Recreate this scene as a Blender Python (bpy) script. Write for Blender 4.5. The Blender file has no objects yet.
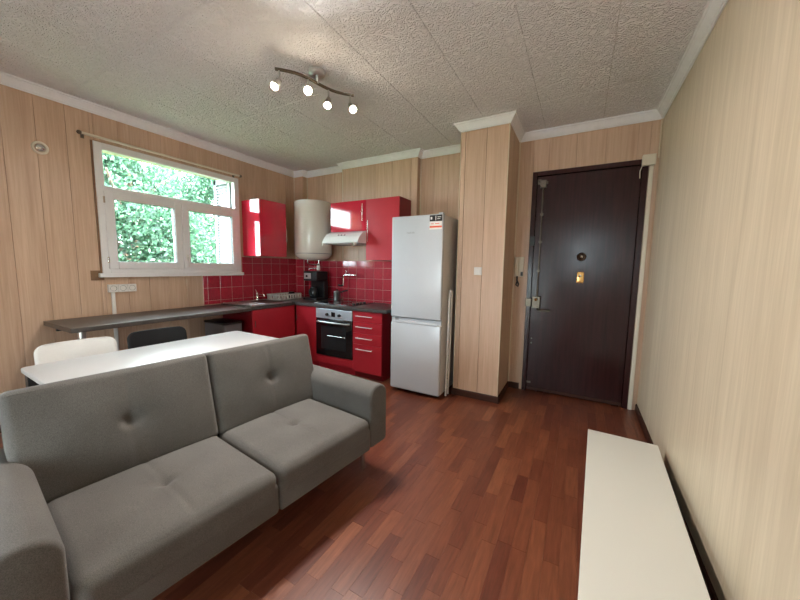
import bpy, bmesh, math, random
import numpy as np
from mathutils import Vector, Matrix

# ------------------------------------------------------------------ camera, world, lights
scene = bpy.context.scene
COL = scene.collection
H = 1.37

def cam_axes(yaw, pitch, roll):
    cy, sy = math.cos(yaw), math.sin(yaw)
    fw = Vector((sy*math.cos(pitch), cy*math.cos(pitch), math.sin(pitch)))
    r = Vector((cy, -sy, 0)); u = r.cross(fw)
    cr, sr = math.cos(roll), math.sin(roll)
    return cr*r + sr*u, -sr*r + cr*u, fw

cam = bpy.data.cameras.new('camera'); cam.sensor_width = 36; cam.lens = 321.7/800*36
cam.clip_start = 0.02; cam.clip_end = 200
cam_o = bpy.data.objects.new('camera', cam); COL.objects.link(cam_o)
_r, _u, _f = cam_axes(-.5089, -.1023, .0146)
cam_o.matrix_world = Matrix(((_r.x, _u.x, -_f.x, 0), (_r.y, _u.y, -_f.y, 0), (_r.z, _u.z, -_f.z, H), (0, 0, 0, 1)))
scene.camera = cam_o

SKY = 17.0          # overcast sky strength
LAMP_W = 50.0      # watts per ceiling spot
world = bpy.data.worlds.new('overcast_sky'); scene.world = world; world.use_nodes = True
bg = world.node_tree.nodes['Background']; bg.inputs[0].default_value = (.79, .905, 1.0, 1); bg.inputs[1].default_value = SKY

sun = bpy.data.lights.new('sun', 'SUN'); sun.energy = 42.0; sun.angle = .03; sun.color = (1, .95, .86)
sun_o = bpy.data.objects.new('sun', sun); COL.objects.link(sun_o)
sun_o.rotation_euler = Vector((-.62, -.25, -.74)).to_track_quat('-Z', 'Y').to_euler()

def portal(name, loc, rot, sx, sy):
    l = bpy.data.lights.new(name, 'AREA'); l.shape = 'RECTANGLE'; l.size = sx; l.size_y = sy
    l.cycles.is_portal = True
    o = bpy.data.objects.new(name, l); COL.objects.link(o); o.location = loc; o.rotation_euler = rot

vs = scene.view_settings
vs.view_transform = 'Standard'; vs.look = 'None'; vs.gamma = 1; vs.use_curve_mapping = False
vs.exposure = 0.70
scene.cycles.max_bounces = 10; scene.cycles.diffuse_bounces = 6; scene.cycles.glossy_bounces = 4
scene.cycles.transparent_max_bounces = 12; scene.cycles.sample_clamp_indirect = 6
scene.cycles.caustics_reflective = False; scene.cycles.caustics_refractive = False

# ------------------------------------------------------------------ room measures
XL, XR, YB, YR = -3.983, .5617, 3.795, -1.6
YP, YC = 3.70, 3.255
CX0, CX1 = -1.136, -.662
PX0, PX1 = -3.02, -1.843
BX, BY = -3.80, 3.70
ZT, ZCB = 2.80, 2.725
WY0, WY1, WZ0, WZ1, WZM = 1.30, 2.737, 1.265, 2.481, 2.06
DX0, DX1, DT = -.509, .484, 2.393
rnd = random.Random(7)

# ------------------------------------------------------------------ materials
MATS = {}
class NT:
    def __init__(s, name):
        s.m = bpy.data.materials.new(name); s.m.use_nodes = True; s.t = s.m.node_tree; s.b = s.t.nodes['Principled BSDF']
    def n(s, typ, **kw):
        n = s.t.nodes.new(typ)
        for k, v in kw.items():
            if k in ('noise_dimensions', 'attribute_name', 'attribute_type', 'operation', 'data_type', 'blend_type', 'feature', 'distance'): setattr(n, k, v)
            else: n.inputs[k].default_value = v
        return n
    def l(s, a, b): s.t.links.new(a, b)
    def pos(s, scale, obj=False):
        if obj: src = s.t.nodes.new('ShaderNodeTexCoord').outputs['Object']
        else: src = s.t.nodes.new('ShaderNodeNewGeometry').outputs['Position']
        mp = s.t.nodes.new('ShaderNodeMapping'); mp.inputs['Scale'].default_value = scale
        s.l(src, mp.inputs['Vector']); return mp.outputs[0]
    def noise(s, vec, scale, detail=3, rough=.5, dist=0):
        n = s.t.nodes.new('ShaderNodeTexNoise'); n.inputs['Scale'].default_value = scale; n.inputs['Detail'].default_value = detail
        n.inputs['Roughness'].default_value = rough; n.inputs['Distortion'].default_value = dist
        s.l(vec, n.inputs['Vector']); return n.outputs['Fac']
    def ramp(s, fac, stops):
        r = s.t.nodes.new('ShaderNodeValToRGB'); e = r.color_ramp.elements
        while len(e) < len(stops): e.new(.5)
        for q, (p, c) in zip(e, stops): q.position = p; q.color = (*c, 1) if len(c) == 3 else c
        s.l(fac, r.inputs[0]); return r.outputs[0]
    def bump(s, h, strength, dist=.01):
        b = s.t.nodes.new('ShaderNodeBump'); b.inputs['Strength'].default_value = strength; b.inputs['Distance'].default_value = dist
        s.l(h, b.inputs['Height']); s.l(b.outputs[0], s.b.inputs['Normal'])
    def mix(s, fac, a, b, mode='MIX'):
        m = s.t.nodes.new('ShaderNodeMix'); m.data_type = 'RGBA'; m.blend_type = mode
        for v, i in ((fac, 0), (a, 6), (b, 7)):
            if isinstance(v, (int, float)): m.inputs[i].default_value = v
            elif isinstance(v, tuple): m.inputs[i].default_value = (*v, 1)
            else: s.l(v, m.inputs[i])
        return m.outputs[2]
    def math(s, op, a, b=0.):
        m = s.t.nodes.new('ShaderNodeMath'); m.operation = op
        for v, i in ((a, 0), (b, 1)):
            if isinstance(v, (int, float)): m.inputs[i].default_value = v
            else: s.l(v, m.inputs[i])
        return m.outputs[0]

def plain(name, col, rough=.5, metal=0, coat=0, grain=0., gscale=60, bump=0., emit=None, spec=None):
    t = NT(name); b = t.b
    b.inputs['Base Color'].default_value = (*col, 1); b.inputs['Roughness'].default_value = rough; b.inputs['Metallic'].default_value = metal
    b.inputs['Coat Weight'].default_value = coat; b.inputs['Coat Roughness'].default_value = .04
    if spec is not None: b.inputs['Specular IOR Level'].default_value = spec
    if grain or bump:
        f = t.noise(t.pos((1, 1, 1)), gscale, 4, .6)
        if grain:
            lo = tuple(max(0, c*(1-grain)) for c in col); hi = tuple(min(1, c*(1+grain)) for c in col)
            t.l(t.ramp(f, [(.3, lo), (.7, hi)]), b.inputs['Base Color'])
        if bump: t.bump(f, bump, .004)
    if emit: b.inputs['Emission Color'].default_value = (*emit[0], 1); b.inputs['Emission Strength'].default_value = emit[1]
    MATS[name] = t.m; return t.m

def wood_panel(name, c0, c1, c2, rough=.42, amp=1.):
    t = NT(name); p = t.pos((1, 1, .035))
    f1 = t.noise(p, 55, 5, .65, .4); f2 = t.noise(t.pos((1, 1, .06)), 9, 3, .5, 1.2)
    f = t.math('ADD', t.math('MULTIPLY', f1, .62), t.math('MULTIPLY', f2, .38))
    c = t.ramp(f, [(.33, c0), (.5, c1), (.66, c2)])
    oi = t.t.nodes.new('ShaderNodeObjectInfo')
    v = t.math('ADD', t.math('MULTIPLY', oi.outputs['Random'], .08), .96)
    t.l(t.mix(1., c, v, 'MULTIPLY'), t.b.inputs['Base Color'])
    t.b.inputs['Roughness'].default_value = rough; t.bump(f1, .06, .003); MATS[name] = t.m
wood_panel('wall_wood', (.46, .30, .197), (.545, .367, .253), (.625, .44, .318))
wood_panel('wall_wood_plain', (.54, .44, .31), (.62, .515, .375), (.70, .59, .44))

def plank_mat(name, attr):
    t = NT(name)
    if attr: a = t.n('ShaderNodeAttribute', attribute_name='rnd'); r = a.outputs['Fac']
    else: r = t.t.nodes.new('ShaderNodeObjectInfo').outputs['Random']
    base = t.ramp(r, [(0, (.100, .025, .014)), (.2, (.130, .035, .018)), (.5, (.155, .045, .022)), (.8, (.172, .052, .025)), (1, (.215, .070, .032))])
    off = t.t.nodes.new('ShaderNodeCombineXYZ'); t.l(t.math('MULTIPLY', r, 37.), off.inputs[0]); t.l(t.math('MULTIPLY', r, 11.), off.inputs[1])
    add = t.t.nodes.new('ShaderNodeVectorMath'); add.operation = 'ADD'; t.l(t.pos((1, .09, 1)), add.inputs[0]); t.l(off.outputs[0], add.inputs[1])
    g = t.noise(add.outputs[0], 60, 4, .6, .6)
    t.l(t.mix(1., base, t.ramp(g, [(.3, (.72, .70, .68)), (.7, (1.2, 1.2, 1.2))]), 'MULTIPLY'), t.b.inputs['Base Color'])
    t.b.inputs['Roughness'].default_value = .33
    t.b.inputs['Specular IOR Level'].default_value = .45
    t.bump(g, .05, .002); MATS[name] = t.m
plank_mat('plank', False); plank_mat('plank_far', True)

def ceiling_mat():
    t = NT('ceiling_embossed'); p = t.pos((1, 1, 1))
    n1 = t.noise(p, 14, 2, .55, 2.6); n2 = t.noise(p, 60, 2, .5, 1.)
    ridge = t.math('ABSOLUTE', t.math('SUBTRACT', n1, .5))
    r = t.ramp(ridge, [(0, (1, 1, 1)), (.09, (.1, .1, .1)), (.2, (0, 0, 0))])
    h = t.math('ADD', r, t.math('MULTIPLY', n2, .15))
    t.l(t.ramp(n1, [(.3, (.82, .81, .835)), (.7, (.88, .87, .895))]), t.b.inputs['Base Color'])
    t.b.inputs['Roughness'].default_value = .7; t.bump(h, .7, .02); MATS['ceiling_embossed'] = t.m
ceiling_mat()

def fabric_mat():
    t = NT('sofa_fabric'); p = t.pos((1, 1, 1), obj=True)
    n1 = t.noise(p, 420, 2, .7); n2 = t.noise(p, 5, 3, .5)
    c = t.ramp(n1, [(.32, (.074, .068, .062)), (.68, (.158, .146, .134))])
    t.l(t.mix(1., c, t.ramp(n2, [(.3, (.88, .88, .88)), (.7, (1.1, 1.1, 1.1))]), 'MULTIPLY'), t.b.inputs['Base Color'])
    t.b.inputs['Roughness'].default_value = .9; t.b.inputs['Sheen Weight'].default_value = .15; t.b.inputs['Specular IOR Level'].default_value = .2
    t.bump(n1, .35, .002); MATS['sofa_fabric'] = t.m
fabric_mat()

def door_mat():
    t = NT('door_varnish'); p = t.pos((1, 1, .05))
    g = t.noise(p, 45, 4, .6, .5)
    t.l(t.ramp(g, [(.3, (.022, .0055, .0055)), (.7, (.038, .0095, .0095))]), t.b.inputs['Base Color'])
    w = t.noise(t.pos((1, 1, 1)), 5, 2, .5, .3)
    t.l(t.ramp(w, [(.35, (.21, .21, .21)), (.65, (.27, .27, .27))]), t.b.inputs['Roughness'])
    t.b.inputs['Specular IOR Level'].default_value = .34; t.bump(g, .03, .002); MATS['door_varnish'] = t.m
door_mat()

def worktop_mat(name, c0, c1, rough):
    t = NT(name); n = t.noise(t.pos((1, 1, 1)), 22, 5, .7, .8)
    t.l(t.ramp(n, [(.3, c0), (.7, c1)]), t.b.inputs['Base Color']); t.b.inputs['Roughness'].default_value = rough
    MATS[name] = t.m
worktop_mat('worktop_slate', (.050, .046, .044), (.105, .098, .094), .30)
worktop_mat('desk_slate', (.045, .036, .032), (.085, .070, .062), .38)

def tile_mat():
    t = NT('red_tile'); oi = t.t.nodes.new('ShaderNodeObjectInfo')
    c = t.ramp(oi.outputs['Random'], [(0, (.40, .026, .046)), (1, (.50, .036, .060))])
    n = t.noise(t.pos((1, 1, 1)), 30, 3, .5)
    t.l(t.mix(1., c, t.ramp(n, [(.3, (.88, .88, .88)), (.7, (1.08, 1.08, 1.08))]), 'MULTIPLY'), t.b.inputs['Base Color'])
    t.b.inputs['Roughness'].default_value = .10; t.bump(t.noise(t.pos((1, 1, 1)), 12, 2, .5), .02, .01); MATS['red_tile'] = t.m
tile_mat()

def leaf_mat():
    t = NT('leaf'); a = t.n('ShaderNodeAttribute', attribute_name='rnd')
    t.l(t.ramp(a.outputs['Fac'], [(0, (.006, .020, .014)), (.4, (.020, .060, .036)), (.75, (.050, .125, .070)), (1, (.15, .25, .16))]), t.b.inputs['Base Color'])
    t.b.inputs['Roughness'].default_value = .45
    tr = t.t.nodes.new('ShaderNodeBsdfTranslucent'); tr.inputs[0].default_value = (.07, .17, .09, 1)
    mx = t.t.nodes.new('ShaderNodeMixShader'); mx.inputs[0].default_value = .35
    out = t.t.nodes['Material Output']; t.l(t.b.outputs[0], mx.inputs[1]); t.l(tr.outputs[0], mx.inputs[2]); t.l(mx.outputs[0], out.inputs[0])
    MATS['leaf'] = t.m
leaf_mat()

def glass_mat():
    t = NT('window_glass'); out = t.t.nodes['Material Output']
    tr = t.t.nodes.new('ShaderNodeBsdfTransparent'); tr.inputs[0].default_value = (.95, .985, .975, 1)
    gl = t.t.nodes.new('ShaderNodeBsdfGlossy'); gl.inputs['Roughness'].default_value = .02
    lw = t.t.nodes.new('ShaderNodeLayerWeight'); lw.inputs[0].default_value = .5
    fr = t.math('ADD', t.math('MULTIPLY', t.math('POWER', lw.outputs['Facing'], 5.), .9), .04)
    mx = t.t.nodes.new('ShaderNodeMixShader'); t.l(fr, mx.inputs[0]); t.l(tr.outputs[0], mx.inputs[1]); t.l(gl.outputs[0], mx.inputs[2])
    t.l(mx.outputs[0], out.inputs[0]); MATS['window_glass'] = t.m
glass_mat()

plain('cornice_white', (.86, .865, .89), .55, grain=.03, gscale=20)
plain('plaster', (.6, .58, .55), .8, grain=.05)
plain('groove', (.45, .30, .19), .8, grain=.1)
plain('baseboard_brown', (.050, .017, .010), .5, grain=.2, gscale=25, spec=.25)
plain('sub_floor', (.09, .025, .014), .8, grain=.2)
plain('grout', (.60, .36, .33), .8, grain=.06)
plain('pvc_white', (.80, .785, .79), .32, grain=.02)
plain('gasket', (.06, .06, .06), .6, grain=.1)
plain('trim_wood', (.20, .105, .05), .5, grain=.2, gscale=30)
plain('white_gloss', (.80, .80, .78), .16, grain=.01)
plain('white_laminate', (.56, .565, .57), .30, grain=.015, gscale=200)
plain('bench_white', (.68, .66, .60), .32, grain=.015, gscale=200)
plain('white_plastic', (.74, .71, .67), .35, grain=.02)
plain('cream_plastic', (.72, .66, .54), .4, grain=.02)
plain('heater_enamel', (.72, .69, .62), .14, grain=.01, coat=.4)
plain('grey_plastic', (.30, .30, .30), .45, grain=.04)
plain('fridge_white', (.565, .585, .615), .26, grain=.01)
plain('fridge_side', (.56, .55, .54), .4, grain=.02)
plain('red_gloss', (.52, .016, .040), .07, coat=.6, grain=.03, gscale=8)
plain('red_satin', (.46, .022, .036), .30, grain=.04, gscale=8)
plain('red_dark', (.20, .006, .012), .35, grain=.05, gscale=8)
plain('handle_alu', (.80, .79, .78), .3, .35, grain=.02)
plain('chrome', (.75, .74, .72), .14, 1, grain=.02)
plain('brushed_steel', (.62, .62, .61), .28, 1, grain=.06, gscale=120)
plain('old_steel', (.17, .14, .11), .45, 1, grain=.15, gscale=80)
plain('brass', (.75, .45, .16), .25, 1, grain=.1)
plain('black_plastic', (.012, .012, .013), .32, grain=.1)
plain('black_gloss', (.006, .006, .007), .05, grain=.05, coat=.3)
plain('black_metal', (.015, .014, .014), .45, grain=.1)
plain('oven_steel', (.60, .68, .76), .24, .45, grain=.03, gscale=90)  # blue tint puts the window's reflection into the panel colour
plain('dark_glass', (.020, .022, .024), .06, grain=.05)
plain('black_shell', (.010, .010, .011), .5, grain=.08, spec=.3)
plain('orange_label', (.75, .12, .05), .5, grain=.03)
plain('label_white', (.85, .80, .76), .5, grain=.02)
plain('ink_grey', (.35, .35, .36), .5, grain=.02)
plain('bark', (.09, .06, .04), .9, grain=.4, gscale=12, bump=.5)
plain('terrace_stone', (.74, .70, .66), .8, grain=.08, gscale=6)  # kept pale so the added slab outside bounces more daylight
plain('lawn', (.06, .14, .04), .9, grain=.3, gscale=3)
plain('bulb_glow', (1, .93, .8), .4, emit=((1, .83, .60), 120))
plain('shutter_white', (.26, .28, .285), .5, grain=.02)
plain('facade', (.62, .60, .56), .8, grain=.05)
plain('bin_grey', (.17, .155, .16), .5, grain=.06)
plain('copper', (.70, .36, .22), .3, 1, grain=.1)
M = MATS

# ------------------------------------------------------------------ mesh helpers
class MB:
    def __init__(s): s.v = []; s.f = []; s.sm = []
    def add(s, vs, fs, smooth=False):
        o = len(s.v); s.v += [tuple(v) for v in vs]; s.f += [tuple(i+o for i in f) for f in fs]; s.sm += [smooth]*len(fs); return s
    def bm(s, bm, smooth=False):
        bm.verts.index_update()
        s.add([v.co[:] for v in bm.verts], [[v.index for v in f.verts] for f in bm.faces], smooth); bm.free(); return s
    def box(s, x0, x1, y0, y1, z0, z1, bev=0, seg=2):
        if bev <= 0:
            vs = [(x, y, z) for x in (x0, x1) for y in (y0, y1) for z in (z0, z1)]
            return s.add(vs, [(0,1,3,2), (4,6,7,5), (0,4,5,1), (2,3,7,6), (0,2,6,4), (1,5,7,3)])
        b = bmesh.new(); bmesh.ops.create_cube(b, size=1)
        for v in b.verts: v.co = Vector(((x0+x1)/2+v.co.x*(x1-x0), (y0+y1)/2+v.co.y*(y1-y0), (z0+z1)/2+v.co.z*(z1-z0)))
        bmesh.ops.bevel(b, geom=b.edges[:], offset=bev, segments=seg, profile=.5, affect='EDGES')
        return s.bm(b, seg > 2)
    def prism(s, pts, a0, a1, axis='z', bev=0, seg=2, smooth=False):
        # pts: 2-D outline; extruded along axis. axis z: (x,y); y: (x,z); x: (y,z)
        f = {'z': lambda p, a: (p[0], p[1], a), 'y': lambda p, a: (p[0], a, p[1]), 'x': lambda p, a: (a, p[0], p[1])}[axis]
        n = len(pts)
        vs = [f(p, a0) for p in pts]+[f(p, a1) for p in pts]
        fs = [tuple(range(n))[::-1], tuple(range(n, 2*n))]+[(i, (i+1) % n, n+(i+1) % n, n+i) for i in range(n)]
        if bev <= 0: return s.add(vs, fs, smooth)
        b = bmesh.new(); bv = [b.verts.new(v) for v in vs]
        for q in fs: b.faces.new([bv[i] for i in q])
        bmesh.ops.recalc_face_normals(b, faces=b.faces[:])
        ed = [e for e in b.edges if len(e.link_faces) == 2 and e.calc_face_angle(0) > .6]
        bmesh.ops.bevel(b, geom=ed, offset=bev, segments=seg, profile=.5, affect='EDGES'); return s.bm(b, True)
    def tube(s, path, r, n=10, cap=True, smooth=True):
        path = [Vector(p) for p in path]; rs = r if isinstance(r, (list, tuple)) else [r]*len(path)
        vs = []; fs = []; prev = None
        for i, p in enumerate(path):
            d = (path[min(i+1, len(path)-1)]-path[max(i-1, 0)]).normalized()
            if prev is None:
                a = Vector((0, 0, 1)) if abs(d.z) < .9 else Vector((1, 0, 0)); u = d.cross(a).normalized()
            else: u = (prev-d*prev.dot(d)).normalized()
            prev = u; w = d.cross(u)
            for k in range(n):
                t = 2*math.pi*k/n; vs.append(p+(u*math.cos(t)+w*math.sin(t))*rs[i])
        for i in range(len(path)-1):
            for k in range(n): fs.append((i*n+k, i*n+(k+1) % n, (i+1)*n+(k+1) % n, (i+1)*n+k))
        s.add(vs, fs, smooth)
        if cap:
            s.add(vs[:n], [tuple(range(n))[::-1]]); s.add(vs[-n:], [tuple(range(n))])
        return s
    def lathe(s, prof, c=(0, 0, 0), axis=(0, 0, 1), n=32, smooth=True, sharp=False):
        ax = Vector(axis).normalized(); a = Vector((0, 0, 1)) if abs(ax.z) < .9 else Vector((1, 0, 0))
        u = ax.cross(a).normalized(); w = ax.cross(u); c = Vector(c); vs = []; fs = []
        if sharp:
            for i in range(len(prof)-1): s.lathe([prof[i], prof[i+1]], c, axis, n, True)
            return s
        for r, h in prof:
            for k in range(n):
                t = 2*math.pi*k/n; vs.append(c+ax*h+(u*math.cos(t)+w*math.sin(t))*r)
        for i in range(len(prof)-1):
            for k in range(n): fs.append((i*n+k, i*n+(k+1) % n, (i+1)*n+(k+1) % n, (i+1)*n+k))
        return s.add(vs, fs, smooth)
    def mesh(s, name, off=(0, 0, 0)):
        me = bpy.data.meshes.new(name)
        me.from_pydata([(v[0]-off[0], v[1]-off[1], v[2]-off[2]) for v in s.v], [], s.f)
        me.polygons.foreach_set('use_smooth', s.sm)
        b = bmesh.new(); b.from_mesh(me); bmesh.ops.remove_doubles(b, verts=b.verts[:], dist=1e-5) if False else None
        bmesh.ops.recalc_face_normals(b, faces=b.faces[:]); b.to_mesh(me); b.free(); me.update()
        return me
    def build(s, name, mat, parent=None, **props):
        off = parent['_o'] if parent is not None and '_o' in parent else (0, 0, 0)
        me = s.mesh(name, off); me.materials.append(M[mat] if isinstance(mat, str) else mat)
        o = bpy.data.objects.new(name, me); COL.objects.link(o)
        if parent is not None:
            o.parent = parent; o['_o'] = tuple(off)
        for k, v in props.items(): o[k] = v
        return o

def thing(name, label, cat, loc=(0, 0, 0), group=None, kind=None):
    # an Empty at the base; parts are given in world coordinates and shifted by '_o'
    o = bpy.data.objects.new(name, None); COL.objects.link(o); o.location = loc; o['_o'] = tuple(loc)
    o.empty_display_size = .1
    if label: o['label'] = label
    if cat: o['category'] = cat
    if group: o['group'] = group
    if kind: o['kind'] = kind
    return o

def one(mb, name, mat, label, cat, group=None):
    o = mb.build(name, mat); o['label'] = label; o['category'] = cat
    if group: o['group'] = group
    # put the origin at the base centre
    vs = np.array([v.co[:] for v in o.data.vertices]); c = Vector(((vs[:, 0].min()+vs[:, 0].max())/2, (vs[:, 1].min()+vs[:, 1].max())/2, vs[:, 2].min()))
    for v in o.data.vertices: v.co -= c
    o.location = c; return o

def piece(name, mesh, loc, parent, rot=None):
    o = bpy.data.objects.new(name, mesh); COL.objects.link(o); o.parent = parent
    off = parent['_o'] if '_o' in parent else (0, 0, 0)
    o.location = Vector(loc)-Vector(off)
    if rot: o.rotation_euler = rot
    return o

def rounded(pts_rect, r, n=6):
    x0, x1, y0, y1 = pts_rect; out = []
    for cx, cy, a in ((x1-r, y1-r, 0), (x0+r, y1-r, 90), (x0+r, y0+r, 180), (x1-r, y0+r, 270)):
        for k in range(n+1):
            t = math.radians(a+90*k/n); out.append((cx+r*math.cos(t), cy+r*math.sin(t)))
    return out

def bez(p0, p1, p2, n=8):
    p0, p1, p2 = Vector(p0), Vector(p1), Vector(p2)
    return [(1-t)**2*p0+2*t*(1-t)*p1+t*t*p2 for t in [k/n for k in range(n+1)]]

# ------------------------------------------------------------------ floor
floor = MB().box(XL-.3, XR+.2, YR-.2, YB+.3, -.12, -.012).build('floor', 'sub_floor', kind='structure')
floor['_o'] = (0, 0, 0)
PW = .0705
lens = [.26, .34, .42, .50, .60]
plank_mesh = {}
for L in lens:
    me = MB().box(-PW/2+.00015, PW/2-.00015, -L/2+.00015, L/2-.00015, -.012, 0, .0004, 1).mesh('plank'); me.materials.append(M['plank']); plank_mesh[L] = me
planks = []
x = XR-PW/2
while x > XL-PW:
    y = YR+rnd.uniform(-.5, 0)
    while y < YB:
        L = rnd.choice(lens); planks.append((x, y+L/2, L)); y += L
    x -= PW
def seen_floor(p):
    x, y, L = p
    if x < -1.35 or x > .6: 
        return 50+abs(x+1)*2
    if y < .55: return 30-y
    return math.hypot(x, y)
planks.sort(key=seen_floor)
for x, y, L in planks[:298]: piece('plank', plank_mesh[L], (x, y, 0), floor)
far = MB(); tone = []
for x, y, L in planks[298:]:
    nf = len(far.f); far.box(x-PW/2+.0004, x+PW/2-.0004, y-L/2+.0004, y+L/2-.0004, -.012, 0); tone += [rnd.random()]*(len(far.f)-nf)
fo = far.build('planks_beyond', 'plank_far', floor, kind='stuff')
at = fo.data.attributes.new('rnd', 'FLOAT', 'FACE'); at.data.foreach_set('value', tone)

# ------------------------------------------------------------------ walls
def struct(mb, name, mat): 
    o = mb.build(name, mat, kind='structure'); o['_o'] = (0, 0, 0); return o
T = .008      # panel thickness
w = MB(); a, b = XL-.32, XL-T
w.box(a, b, YR-.2, WY0, 0, ZT+.1).box(a, b, WY1, YB+.3, 0, ZT+.1).box(a, b, WY0, WY1, 0, WZ0).box(a, b, WY0, WY1, WZ1, ZT+.1)
wall_left = struct(w, 'wall_left', 'groove')
w = MB(); a, b = YB+T, YB+.3
w.box(XL-.32, DX0, a, b, 0, ZT+.1).box(DX1, XR+.2, a, b, 0, ZT+.1).box(DX0, DX1, a, b, DT, ZT+.1).box(DX0, DX1, YB+.16, b, 0, DT)  # last box: unseen backing added to block sky light at the door gaps
wall_back = struct(w, 'wall_back', 'groove')
wall_right = struct(MB().box(XR, XR+.2, YR-.2, YB+.3, 0, ZT+.1), 'wall_right', 'wall_wood_plain')
REAR = [(-2.15, -1.15, .10, 1.50), (-.26, .34, 1.35, 2.10)]     # unseen openings behind the camera; large one added and shaped for its light
w = MB(); a, b = YR-.25, YR; px = XL-.32
for q0, q1, q2, q3 in REAR: w.box(px, q0, a, b, 0, ZT+.1).box(q0, q1, a, b, 0, q2).box(q0, q1, a, b, q3, ZT+.1); px = q1
w.box(px, XR+.2, a, b, 0, ZT+.1)
wall_rear = struct(w, 'wall_rear', 'wall_wood_plain')
proj = struct(MB().box(PX0+T, PX1-T, YP+T, YB+T, 0, ZT+.05), 'wall_chimney_breast', 'groove')
column = struct(MB().box(CX0+T, CX1-T, YC+T, YB+T, 0, ZT+.05), 'wall_column', 'groove')
boxing = struct(MB().box(XL-.001, BX-T, BY+T, YB+T, 0, ZT+.05), 'wall_pipe_boxing', 'groove')

_panel_cache = {}
def panel(parent, axis, a0, a1, plane, z0, z1, out):
    """A tongue-and-groove board. axis 'y': board spans y on an x-plane; 'x': spans x on a y-plane; out = sign of the visible side."""
    wdt = round(a1-a0, 3); hgt = round(z1-z0, 3); key = (axis, wdt, hgt, out)
    g = .0010
    if key not in _panel_cache:
        lo, hi = (-T, 0) if out > 0 else (0, T)
        if axis == 'y': mb = MB().box(lo, hi, g, wdt-g, 0, hgt, .002, 1)
        else: mb = MB().box(g, wdt-g, lo, hi, 0, hgt, .002, 1)
        me = mb.mesh('panel'); me.materials.append(M['wall_wood']); _panel_cache[key] = me
    loc = (plane, a0, z0) if axis == 'y' else (a0, plane, z0)
    return piece('panel', _panel_cache[key], loc, parent)
def seams(a, b, pitch, origin):
    s = [a]; k = math.ceil((a-origin)/pitch+1e-6); v = origin+k*pitch
    while v < b-1e-4:
        if v-s[-1] > .02: s.append(v)
        v += pitch
    if b-s[-1] < .02 and len(s) > 1: s.pop()
    return s+[b]
# left wall boards (pitch .184), cut round the window
cuts = seams(YR, YB, .184, .762)
for y0, y1 in zip(cuts, cuts[1:]):
    segs = [(y0, y1)]
    for c in (WY0-.012, WY1+.012):
        segs = [q for s0, s1 in segs for q in ([(s0, c), (c, s1)] if s0+.003 < c < s1-.003 else [(s0, s1)])]
    for s0, s1 in segs:
        if s0 >= WY0-.02 and s1 <= WY1+.02:
            panel(wall_left, 'y', s0, s1, XL, 0, WZ0-.01, 1); panel(wall_left, 'y', s0, s1, XL, WZ1+.01, ZT, 1)
        else: panel(wall_left, 'y', s0, s1, XL, 0, ZT, 1)
def back_boards(parent, x0, x1, plane, pitch, origin, z0=0):
    c = seams(x0, x1, pitch, origin)
    for s0, s1 in zip(c, c[1:]): panel(parent, 'x', s0, s1, plane, z0, ZT, -1)
back_boards(boxing, XL, BX, BY, .3, -5)
panel(boxing, 'y', BY, YB, BX, 0, ZT, 1)
back_boards(wall_back, BX, PX0, YB, .184, -3.6)
back_boards(proj, PX0, PX1, YP, .27, -3.013)
panel(proj, 'y', YP+T, YB, PX1, 0, ZT, 1); panel(proj, 'y', YP+T, YB, PX0, 0, ZT, -1)
back_boards(wall_back, PX1, CX0, YB, .184, -1.655)
back_boards(column, CX0, CX1, YC, .212, -1.086)
c2 = (YC+YB)/2
panel(column, 'y', YC+T, c2, CX1, 0, ZT, 1); panel(column, 'y', c2, YB, CX1, 0, ZT, 1); panel(column, 'y', YC+T, YB, CX0, 0, ZT, -1)
panel(wall_back, 'x', CX1, DX0, YB, 0, ZT, -1); panel(wall_back, 'x', DX1, XR, YB, 0, ZT, -1)
c = seams(DX0, DX1, .25, -.36)
for s0, s1 in zip(c, c[1:]): panel(wall_back, 'x', s0, s1, YB, DT, ZT, -1)

# thin corner beads of the panelling
def bead(n, x, y, z0=.07, z1=ZCB, r=.008, mat='wall_wood_plain'):
    o = MB().tube([(x, y, z0), (x, y, z1)], r, 8).build('trim_%d' % n, mat, kind='structure')
bead(21, XR-.008, YB-.008, DT); bead(22, BX+.006, YB-.006, 1.48); bead(23, XL+.006, BY-.006, 1.48); bead(24, CX1+.006, YB-.006)
bead(25, PX0, YP-.002, 1.45); bead(26, PX1+.006, YB-.006); bead(27, CX1-.002, YC-.001, r=.005); bead(28, CX0+.001, YC-.001, r=.005)

# ------------------------------------------------------------------ ceiling, in embossed panels
ceiling = struct(MB().box(XL-.32, XR+.2, YR-.2, YB+.3, ZT+.012, ZT+.15), 'ceiling', 'plaster')
xs = seams(XL, XR, .5, -.90); ys = seams(YR, YB, 1.0, 1.15)
cp = {}
for x0, x1 in zip(xs, xs[1:]):
    for y0, y1 in zip(ys, ys[1:]):
        k = (round(x1-x0, 3), round(y1-y0, 3))
        if k not in cp:
            me = MB().box(.001, k[0]-.001, .001, k[1]-.001, 0, .012, .004, 1).mesh('ceiling_panel'); me.materials.append(M['ceiling_embossed']); cp[k] = me
        piece('panel', cp[k], (x0, y0, ZT), ceiling)

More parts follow.
